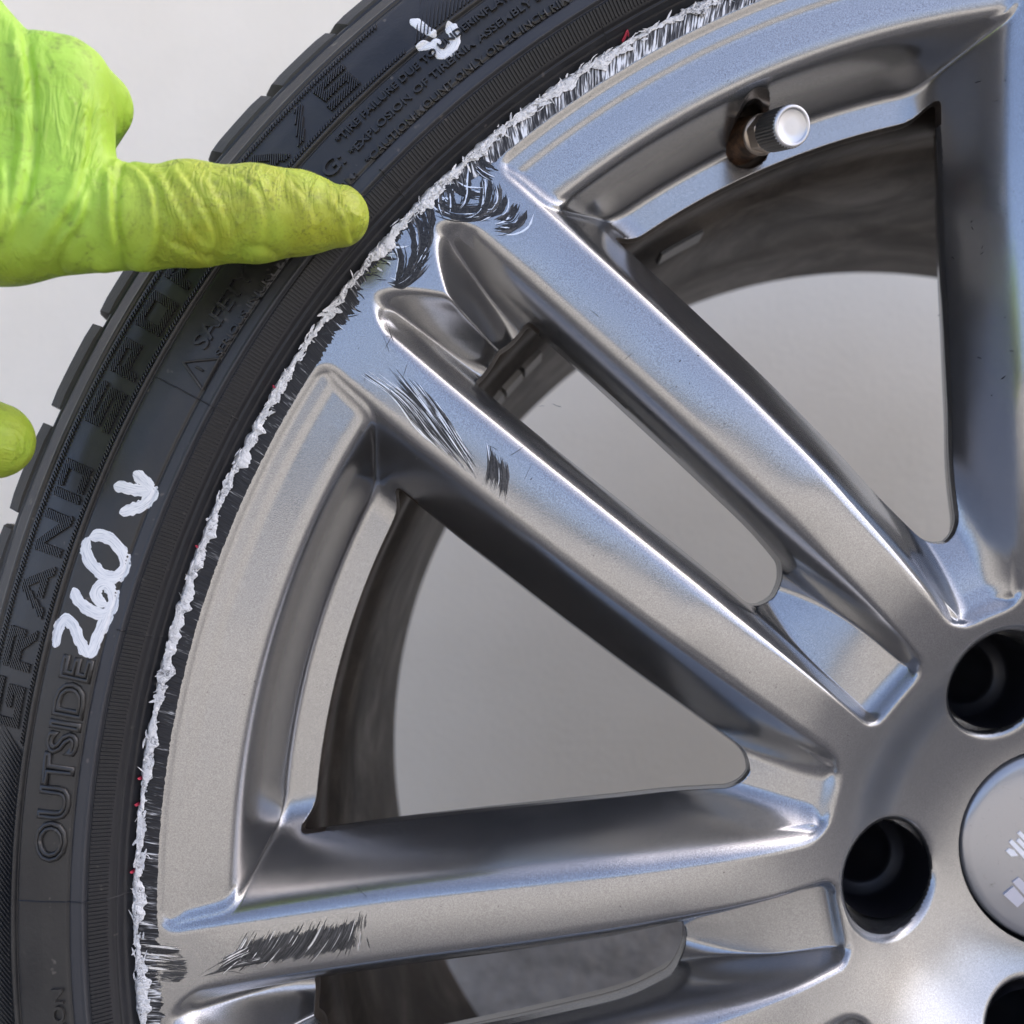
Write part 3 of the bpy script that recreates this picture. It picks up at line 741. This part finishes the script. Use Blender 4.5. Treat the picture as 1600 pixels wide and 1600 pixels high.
# ------------------------------------------------------------------ tyre
tyre = add('tyre', None, wheel)
_td = scurve([255, 266, 271, 273.2, 275.2, 281, 283, 285.5, 293, 300.5, 310, 318, 325, 331, 336],
             [10, 8, 5, 1.5, -2.6, -5.3, -5.6, -5.2, -5.2, -4.1, -1, 3, 8.5, 16, 26], .8, 240, 380, .1)
def tyre_d(r):
    r = np.asarray(r, float)
    d = _td(r)
    g = lambda c, w: np.exp(-((r - c) / w) ** 2)
    d = d + .8 * g(300.3, .45) - .45 * g(301.5, .5) + .7 * g(281.1, .35) - .35 * g(281.9, .5) + .5 * g(275.0, .3) - .5 * g(274.3, .35) + .5 * g(273.6, .25)
    d = d + .55 * g(285.7, .4) + .6 * g(318.2, .5) - .5 * g(319.3, .6) + .7 * g(324.6, .5)
    return d
t_rows = np.r_[np.arange(268, 272, 1), np.arange(272, 276, .2), np.arange(276, 280.6, .8), np.arange(280.6, 287, .2), np.arange(287, 299.5, .9), np.arange(299.5, 302.5, .15), np.arange(302.5, 317.5, .9), np.arange(317.5, 326, .25)]
back = [(327, 14), (328, 22), (329, 40), (330, 60), (336, 82), (336, 120), (334, 190), (325, 212), (305, 224), (285, 222), (270, 212)]
prof = np.concatenate([np.stack([t_rows, tyre_d(t_rows)], 1), np.array(back, float)])
t_th = np.r_[np.arange(100, 200, .25), np.arange(200, 460, 1.25)]
sw = lathe(prof, t_th, True, 'sidewall', True)
for k in ('rubber', 'bead', 'bevel'): sw.materials.append(M[k])
nc = len(t_th)
rowmid = (prof[:-1, 0] + prof[1:, 0]) / 2
mi = np.where(rowmid < 281, 1, np.where(rowmid < 285.6, 2, 0)); mi[len(t_rows):] = 0
sw.polygons.foreach_set('material_index', np.repeat(mi, nc).astype(np.int32))
add('sidewall', sw, tyre)

# fine ribs of the bead band
def bead_ribs():
    pitch = .21; n = int(360 / pitch)
    th = (np.arange(n)[:, None] * (360 / n) + np.array([0, .05, .075, .125, .15])[None]).ravel()
    h = np.tile([0, 0, .42, .42, 0], n)
    rr = np.array([276.0, 276.25, 278.4, 280.4, 280.65]); e = np.array([0, 1, 1, 1, 0])
    R = rr[:, None] + 0 * th[None]; TH = np.radians(th)[None] + 0 * R
    D = tyre_d(R) - .04 - h[None] * e[:, None]
    me = mesh('bead_rib_band', np.stack([R * np.cos(TH), R * np.sin(TH), D], -1).reshape(-1, 3), grid_faces(5, len(th), True, True), False)
    tag(add('bead_rib_band', me, tyre, M['bead']), kind='stuff')
bead_ribs()

def polar(r, th, d):
    a = np.radians(th)
    return np.stack([r * np.cos(a), r * np.sin(a), d], -1)

def bars(segs, w, h, foot=None):
    """raised bars on the sidewall; segs: ((arc mm, r), (arc mm, r)) with arc measured clockwise at radius 308"""
    V, F = [], []
    for (x0, r0), (x1, r1) in segs:
        dx, dr = x1 - x0, r1 - r0; L = math.hypot(dx, dr)
        if L < .05: continue
        nx, nr_ = -dr / L * w / 2, dx / L * w / 2
        b = len(V)
        for lift, ww in ((0, 1.0), (h, .55)):
            for X, Rr, s in ((x0, r0, 1), (x0, r0, -1), (x1, r1, -1), (x1, r1, 1)):
                V.append((Rr + nr_ * s * ww, X + nx * s * ww, lift))
        F += [[b + 4, b + 5, b + 6, b + 7]] + [[b + i, b + (i + 1) % 4, b + 4 + (i + 1) % 4, b + 4 + i] for i in range(4)]
    V = np.array(V)
    P = polar(V[:, 0], TH0 - np.degrees(V[:, 1] / 308), tyre_d(V[:, 0]) + .12 - V[:, 2])
    return P, np.array(F)
TH0 = 180.0
arc = lambda th: math.radians(TH0 - th) * 308

GL = {'G': [[(1, .88), (.12, .88), (.12, .12), (.88, .12), (.88, .46), (.55, .46)]],
      'R': [[(.12, 0), (.12, .62)], [(.12, .88), (.88, .88), (.88, .5), (.3, .5)], [(.55, .5), (.95, 0)]],
      'A': [[(.02, 0), (.5, .95), (.98, 0)], [(.45, .26), (.8, .26)]],
      'N': [[(.12, 0), (.12, .92), (.88, .08), (.88, 1)]],
      'D': [[(.12, 0), (.12, 1)], [(.4, .88), (.88, .88), (.88, .12), (.4, .12)]],
      'S': [[(.95, .88), (.12, .88), (.12, .5), (.88, .5), (.88, .12), (.05, .12)]],
      'P': [[(.12, 0), (.12, .62)], [(.12, .88), (.88, .88), (.88, .44), (.35, .44)]],
      'O': [[(.12, .12), (.12, .88), (.88, .88), (.88, .12), (.12, .12)]],
      'T': [[(0, .88), (1, .88)], [(.5, 0), (.5, .88)]],
      '/': [[(.15, 0), (.85, 1)]]}
def ribbed_letter(ch, th_a, th_b):
    x0, x1, y0, y1 = arc(th_a), arc(th_b), 304.6, 314.2
    W, Hh, sw_ = x1 - x0, y1 - y0, 2.35
    segs = [((x0 + p[0] * W, y0 + p[1] * Hh), (x0 + q[0] * W, y0 + q[1] * Hh)) for pl in GL[ch] for p, q in zip(pl[:-1], pl[1:])]
    def inside(X, Y):
        m = np.zeros(X.shape, bool)
        for (ax, ay), (bx, by) in segs:
            dx, dy = bx - ax, by - ay; L = math.hypot(dx, dy); dx /= L; dy /= L
            s = (X - ax) * dx + (Y - ay) * dy; t = -(X - ax) * dy + (Y - ay) * dx
            m |= (s > -sw_ * .48) & (s < L + sw_ * .48) & (np.abs(t) < sw_ * .5)
        return m & (Y > y0 - .01) & (Y < y1 + .01)
    out = []; q = np.arange(-2, W + Hh + 2, .12)
    for c in np.arange(x0 - Hh - 2, x1 + 2, .98):
        X = c + q * .74; Y = y0 - 1 + q * .672
        m = inside(X, Y).astype(int); e = np.diff(np.r_[0, m, 0])
        for a, b in zip(np.where(e == 1)[0], np.where(e == -1)[0]):
            if b - a > 3: out.append(((X[a], Y[a]), (X[b - 1], Y[b - 1])))
    # thin outline rails of the strokes
    P, F = bars(out, .62, .8)
    add('raised_letter', mesh('raised_letter', P, F, False), tyre, M['rubber'])
for ch, a, b in [('G', 171.7, 169.55), ('R', 168.85, 166.75), ('A', 165.9, 163.45), ('N', 162.85, 160.65), ('D', 159.98, 157.98),
                 ('S', 155.95, 153.8), ('P', 153.1, 151.25), ('O', 150.45, 148.45), ('R', 147.65, 145.6), ('T', 144.9, 142.8),
                 ('A', 141.4, 138.95), ('/', 138.3, 136.3), ('S', 135.6, 133.6)]:
    ribbed_letter(ch, a, b)

def band_ribbing():
    segs = []
    for th in np.arange(131.0, 172.6, .19):
        x = arc(th)
        segs.append(((x, 302.0), (x + 1.0, 303.3)))
        segs.append(((x, 315.5), (x + 1.1, 316.9)))
    for lo, hi in ((172.9, 200), (104, 130.2)):
        for th in np.arange(lo, hi, .27):
            x = arc(th); segs.append(((x, 302.2), (x + 13, 316.8)))
    P, F = bars(segs, .55, .7)
    tag(add('band_ribbing', mesh('band_ribbing', P, F, False), tyre, M['rubber']), kind='stuff')
band_ribbing()

def mould_lines():
    for th, r0, r1 in [(180.15, 272.2, 300), (165.47, 272.4, 283), (152.3, 274, 300), (136.3, 273.6, 282.8), (121.35, 273, 280.5), (195, 273, 300), (107, 273, 283)]:
        r = np.linspace(r0, r1, 40)
        P = []
        for dth, lift in ((-.045, 0), (-.02, .38), (.02, .38), (.045, 0)):
            P.append(polar(r, th + dth + .03 * (vnoise1(r * .8, int(th)) - .5), tyre_d(r) + .05 - lift))
        me = mesh('mould_line', np.concatenate(P), grid_faces(4, len(r), False, False))
        add('mould_line', me, tyre, M['bead'])
mould_lines()

def arc_text(body, r0, hgt, th_a, th_b, part, lift=.85, outline=False, weight=0):
    cu = bpy.data.curves.new('lettering', 'FONT'); cu.body = body; cu.size = 1
    cu.resolution_u = 3
    if outline:
        cu.fill_mode = 'NONE'; cu.bevel_depth = .055; cu.bevel_resolution = 1
    else:
        cu.extrude = .1; cu.offset = .012
    ob = bpy.data.objects.new('lettering', cu); COL.objects.link(ob)
    dg = bpy.context.evaluated_depsgraph_get(); dg.update()
    me = bpy.data.meshes.new_from_object(ob.evaluated_get(dg))
    COL.objects.unlink(ob); bpy.data.objects.remove(ob)
    n = len(me.vertices); co = np.empty(n * 3, np.float32); me.vertices.foreach_get('co', co); co = co.reshape(-1, 3)
    x0, x1 = co[:, 0].min(), co[:, 0].max(); cap_h = .73
    r = r0 + co[:, 1] / cap_h * hgt
    th = th_a - (th_a - th_b) * (co[:, 0] - x0) / (x1 - x0)
    z = co[:, 2] / max(np.abs(co[:, 2]).max(), 1e-6)
    P = polar(r, th, tyre_d(r) + .02 - lift * z)
    B = np.stack([P[:, 0], P[:, 2], P[:, 1]], 1).astype(np.float32) * MM
    me.vertices.foreach_set('co', B.ravel()); me.update(); me.name = part
    me.materials.clear()
    add(part, me, tyre, M['rubber'])
arc_text('OUTSIDE', 287.2, 8.2, 178.15, 167.35, 'raised_word', .95, outline=True)
arc_text('SAFETY WARNING:', 290.7, 4.6, 149.85, 137.2, 'raised_word', .95)
arc_text('SERIOUS INJURY MAY RESULT FROM:', 285.9, 2.1, 149.75, 137.35, 'raised_line')
arc_text('*TIRE FAILURE DUE TO UNDERINFLATION/OVERLOADING', 295.7, 2.2, 136.75, 118.6, 'raised_line')
arc_text('*EXPLOSION OF TIRE/RIM ASSEMBLY DUE TO IMPROPER', 290.5, 2.2, 136.75, 117.2, 'raised_line')
arc_text('*CAUTION:MOUNT ONLY ON 20 INCH RIM', 285.6, 2.2, 136.5, 122.35, 'raised_line')
arc_text('TREAD 2 STEEL + 1 NYLON', 287.6, 3.2, 198.5, 184.6, 'raised_line')
# warning triangle
def tyre_strip(name, pts, w, lift, mt, n=30, rag=0.0, attr=False, across=5, parent=None):
    """ribbon along (r, th) points on the sidewall"""
    P = np.array([(math.radians(-t) * 290, r) for r, t in pts])
    C = crom(P, n); t = np.gradient(C, axis=0); t /= np.hypot(*t.T)[:, None]
    nr = np.stack([-t[:, 1], t[:, 0]], 1)
    s = np.linspace(0, 1, n); a = np.linspace(-1, 1, across)
    L = np.hypot(*np.diff(P, axis=0).T).sum()
    end = np.sqrt(np.clip(np.minimum(s, 1 - s) * L / (w * .5), .02, 1)) if rag else np.ones(n)
    sd = RNG.integers(0, 999)
    wl = w / 2 * end * (1 + rag * (vnoise1(s * L * 1.1, sd) - .5)); wr = w / 2 * end * (1 + rag * (vnoise1(s * L * 1.1, sd + 1) - .5))
    off = np.where(a[None] > 0, a[None] * wl[:, None], a[None] * wr[:, None])
    X = C[:, 0][:, None] + nr[:, 0][:, None] * off; Rr = C[:, 1][:, None] + nr[:, 1][:, None] * off
    prof_ = lift * (1 - np.abs(a) ** 6)
    if rag: prof_ = prof_[None] + .04 * (vnoise2(off * 4, s[:, None] * L * .4 + 0 * off, sd) - .5)
    D = tyre_d(Rr) + .03 - prof_
    V = polar(Rr, -np.degrees(X / 290), D).reshape(-1, 3)
    me = mesh(name, V, grid_faces(n, across, False, False))
    if attr: streak_attr(me, np.stack([off + sd, s[:, None] * L + 0 * off, 0 * off], -1).reshape(-1, 3))
    return add(name, me, parent or tyre, mt)
tri = [(294.2, 150.95), (286.2, 149.85), (286.0, 151.75)]
for i in range(3):
    tyre_strip('warning_triangle_side', [tri[i], tri[(i + 1) % 3]], .9, .8, M['rubber'], 8)
tyre_strip('warning_triangle_mark', [(290.6, 150.85), (288.3, 150.85)], .7, .8, M['rubber'], 5)
for name, pts, w in PAINT: tyre_strip('paint_stroke', pts, w * 1.2, .09, M['marker'], 46, .35, True, 13)
for name, pts, w in ARROW: tyre_strip('paint_stroke', pts, w * 1.25, .25, M['marker'], 34, .35, True, 13)
tyre_strip('red_fibre', REDTHREAD, .6, .9, M['red'], 14, .8)
for th_ in (149.6, 159.9, 173.6, 175.1, 178.9):
    tyre_strip('red_fibre', [(270.9, th_), (271.5, th_ + .1), (271.9, th_ - .02)], .2, 3.2, M['red'], 8, .6)

# tread blocks at the shoulder
def block_mesh(wd):
    prof_ = [(322.5, 12), (325.4, 9.2), (326.2, 8.9), (332.6, 16.4), (333.6, 18.2), (339.5, 31), (341.8, 40), (342.5, 52), (342.8, 78), (334, 78), (332.5, 30), (326, 16)]
    ns = 6; V, F = [], []
    for k in range(ns + 1):
        th = -wd / 2 + wd * k / ns
        sh = .12 if k in (0, ns) else 0
        for r, d in prof_:
            skew = (d - 9) * .012
            V.append(polar(np.array(r - sh * 2), np.array(th + skew), np.array(d + sh)))
    n = len(prof_)
    for k in range(ns):
        for i in range(n):
            j = (i + 1) % n
            F.append([k * n + i, k * n + j, (k + 1) * n + j, (k + 1) * n + i])
    F.append(list(range(n - 1, -1, -1))); F.append([ns * n + i for i in range(n)])
    return mesh('tread_block', np.array(V), F, False)
BM = {3.78: block_mesh(3.78), 4.62: block_mesh(4.62)}
for b_ in BM.values(): b_.materials.append(M['tread'])
gaps = [(131.6, 132.34), (136.12, 136.93), (140.70, 141.5), (145.3, 146.1), (150.52, 151.39), (156.0, 156.96), (161.6, 162.5)]
centres = [((gaps[i][1] + gaps[i + 1][0]) / 2, 3.78 if i < 3 else 4.62) for i in range(len(gaps) - 1)]
th = 162.5 + 2.31
while th < 131.6 + 360 - 190: centres.append((th, 4.62)); th += 5.5
th = 131.6 - 1.89
while th > 302 - 360: centres.append((th, 3.78)); th -= 4.6
for c, wd in centres:
    o = add('tread_block', BM[wd], tyre)
    o.rotation_euler = (0, -rad(c), 0)

# ------------------------------------------------------------------ gloved hand
def surface_nets(f, lo, hi, h):
    n = np.ceil((np.array(hi) - lo) / h).astype(int) + 1
    ax = [lo[i] + np.arange(n[i]) * h for i in range(3)]
    G = f(*np.meshgrid(*ax, indexing='ij'))
    S = G < 0
    c = np.zeros(n - 1, int); P = np.zeros((*(n - 1), 3)); cnt = np.zeros(n - 1)
    cor = [(i, j, k) for i in (0, 1) for j in (0, 1) for k in (0, 1)]
    sl = lambda o: tuple(slice(o[i], n[i] - 1 + o[i]) for i in range(3))
    for a in cor:
        for d in range(3):
            if a[d] == 0:
                b = list(a); b[d] = 1
                g0, g1 = G[sl(a)], G[sl(b)]
                m = (g0 < 0) != (g1 < 0)
                t = np.where(m, g0 / np.where(m, g0 - g1, 1), 0)
                for q in range(3):
                    P[..., q] += np.where(m, a[q] + (t if q == d else 0), 0)
                cnt += m
    act = cnt > 0
    idx = np.full(act.shape, -1); idx[act] = np.arange(act.sum())
    cell = np.argwhere(act)
    V = (P[act] / cnt[act][:, None] + cell) * h + lo
    Q = []
    for d in range(3):
        e, g = [(1, 2), (2, 0), (0, 1)][d]
        a = [slice(None)] * 3; b = [slice(None)] * 3
        a[d] = slice(0, n[d] - 1); b[d] = slice(1, n[d])
        s0, s1 = S[tuple(a)], S[tuple(b)]
        I = np.argwhere(s0 != s1)
        I = I[(I[:, e] > 0) & (I[:, g] > 0) & (I[:, e] < n[e] - 1) & (I[:, g] < n[g] - 1)]
        fl = s0[tuple(I.T)]
        def at(de, dg):
            J = I.copy(); J[:, e] += de; J[:, g] += dg
            return idx[tuple(J.T)]
        q = np.stack([at(-1, -1), at(0, -1), at(0, 0), at(-1, 0)], 1)
        q[~fl] = q[~fl][:, ::-1]
        Q.append(q)
    return V, np.concatenate(Q)

def cone(p, a, b):
    """rounded cone between spheres a, b = (x,y,d,r)"""
    A, B = np.array(a[:3]), np.array(b[:3]); BA = B - A
    q = [p[i] - A[i] for i in range(3)]
    t = np.clip((q[0] * BA[0] + q[1] * BA[1] + q[2] * BA[2]) / (BA @ BA), 0, 1)
    return np.sqrt(sum((q[i] - t * BA[i]) ** 2 for i in range(3))) - (a[3] + (b[3] - a[3]) * t)

def hand_sdf(x, y, d):
    p = (x, y, d); H = HAND
    fing = cone(p, H[0], H[1])
    for i in range(1, 5): fing = smin(fing, cone(p, H[i], H[i + 1]), 2.5)
    fist = cone(p, H[8], H[9])
    fist = smin(fist, cone(p, H[10], H[11]), 7)
    fist = smin(fist, cone(p, H[5], H[6]), 6)
    fist = smin(fist, cone(p, H[6], H[7]), 6)
    fist = smin(fist, cone(p, H[12], H[13]), 2.5)
    fist = smin(fist, cone(p, H[11], H[19]), 8)
    fist = smin(fist, cone(p, H[10], H[19]), 8)
    fist = smin(fist, cone(p, H[19], H[20]), 10)
    fist = smin(fist, cone(p, H[14], H[15]), 3.5)
    thumb = smin(cone(p, H[16], H[17]), cone(p, H[17], H[18]), 5)
    thumb = smin(thumb, cone(p, H[18], H[19]), 10)
    return smin(smin(fist, fing, 2.2), thumb, 4)

_flip = slice(None)
HV, HF = surface_nets(hand_sdf, np.array([-398., 96., -86.]), np.array([-200., 262., 6.]), .78)
hm = mesh('gloved_hand', HV, HF)
_n = hm.polygons[int(np.argmax(HV[HF].mean(1)[:, 0]))].normal
if _n.x < 0: HF = HF[:, ::-1].copy(); bpy.data.meshes.remove(hm); hm = mesh('gloved_hand', HV, HF)
N = np.empty(len(HV) * 3, np.float32); hm.vertices.foreach_get('normal', N); N = N.reshape(-1, 3)[:, [0, 2, 1]]
disp = np.zeros(len(HV)); facing = np.clip(-N[:, 2] * 2.0 + .6, 0, 1)
for pts, amp, wd in FOLDS:
    C = crom(pts, 60)
    best = np.full(len(HV), 1e9); side = np.zeros(len(HV)); tt = np.zeros(len(HV))
    for k in range(59):
        ax_, ay = C[k]; dx, dy = C[k + 1] - C[k]; L2 = dx * dx + dy * dy + 1e-9
        s = np.clip(((HV[:, 0] - ax_) * dx + (HV[:, 1] - ay) * dy) / L2, 0, 1)
        ex, ey = HV[:, 0] - ax_ - s * dx, HV[:, 1] - ay - s * dy
        dd = np.hypot(ex, ey); m = dd < best
        best[m] = dd[m]; side[m] = np.sign(dx * ey[m] - dy * ex[m]); tt[m] = (k + s[m]) / 59
    sg = best * side
    env = np.clip(np.minimum(tt / .15, (1 - tt) / .15), 0, 1)
    wd = wd * .75
    ridge = np.exp(-(sg / wd) ** 2) - .95 * np.exp(-((sg - 1.15 * wd) / (.55 * wd)) ** 2)
    disp += amp * (1.2 if pts[0][0] < -262 else .95) * env * ridge
disp += .5 * (vnoise2(HV[:, 0] / 6 + HV[:, 2] / 9, HV[:, 1] / 6, 31) - .5) + .3 * (vnoise2(HV[:, 0] / 2.6, HV[:, 1] / 2.6 + HV[:, 2] / 4, 32) - .5)
HV2 = HV + N * (disp * facing)[:, None]
hm2 = mesh('gloved_hand', HV2, HF)
bpy.data.meshes.remove(hm)
hand = add('gloved_hand', hm2, None, M['glove'])
tag(hand, 'hand in a soiled lime green glove, index finger pointing at the scraped rim', 'hand')
md = hand.modifiers.new('smooth', 'SMOOTH'); md.factor = .5; md.iterations = 1
for o in list(bpy.data.objects):
    if o.name.startswith(('dark_scratches', 'bright_scratches', 'dull_scratches')): o['kind'] = 'stuff'
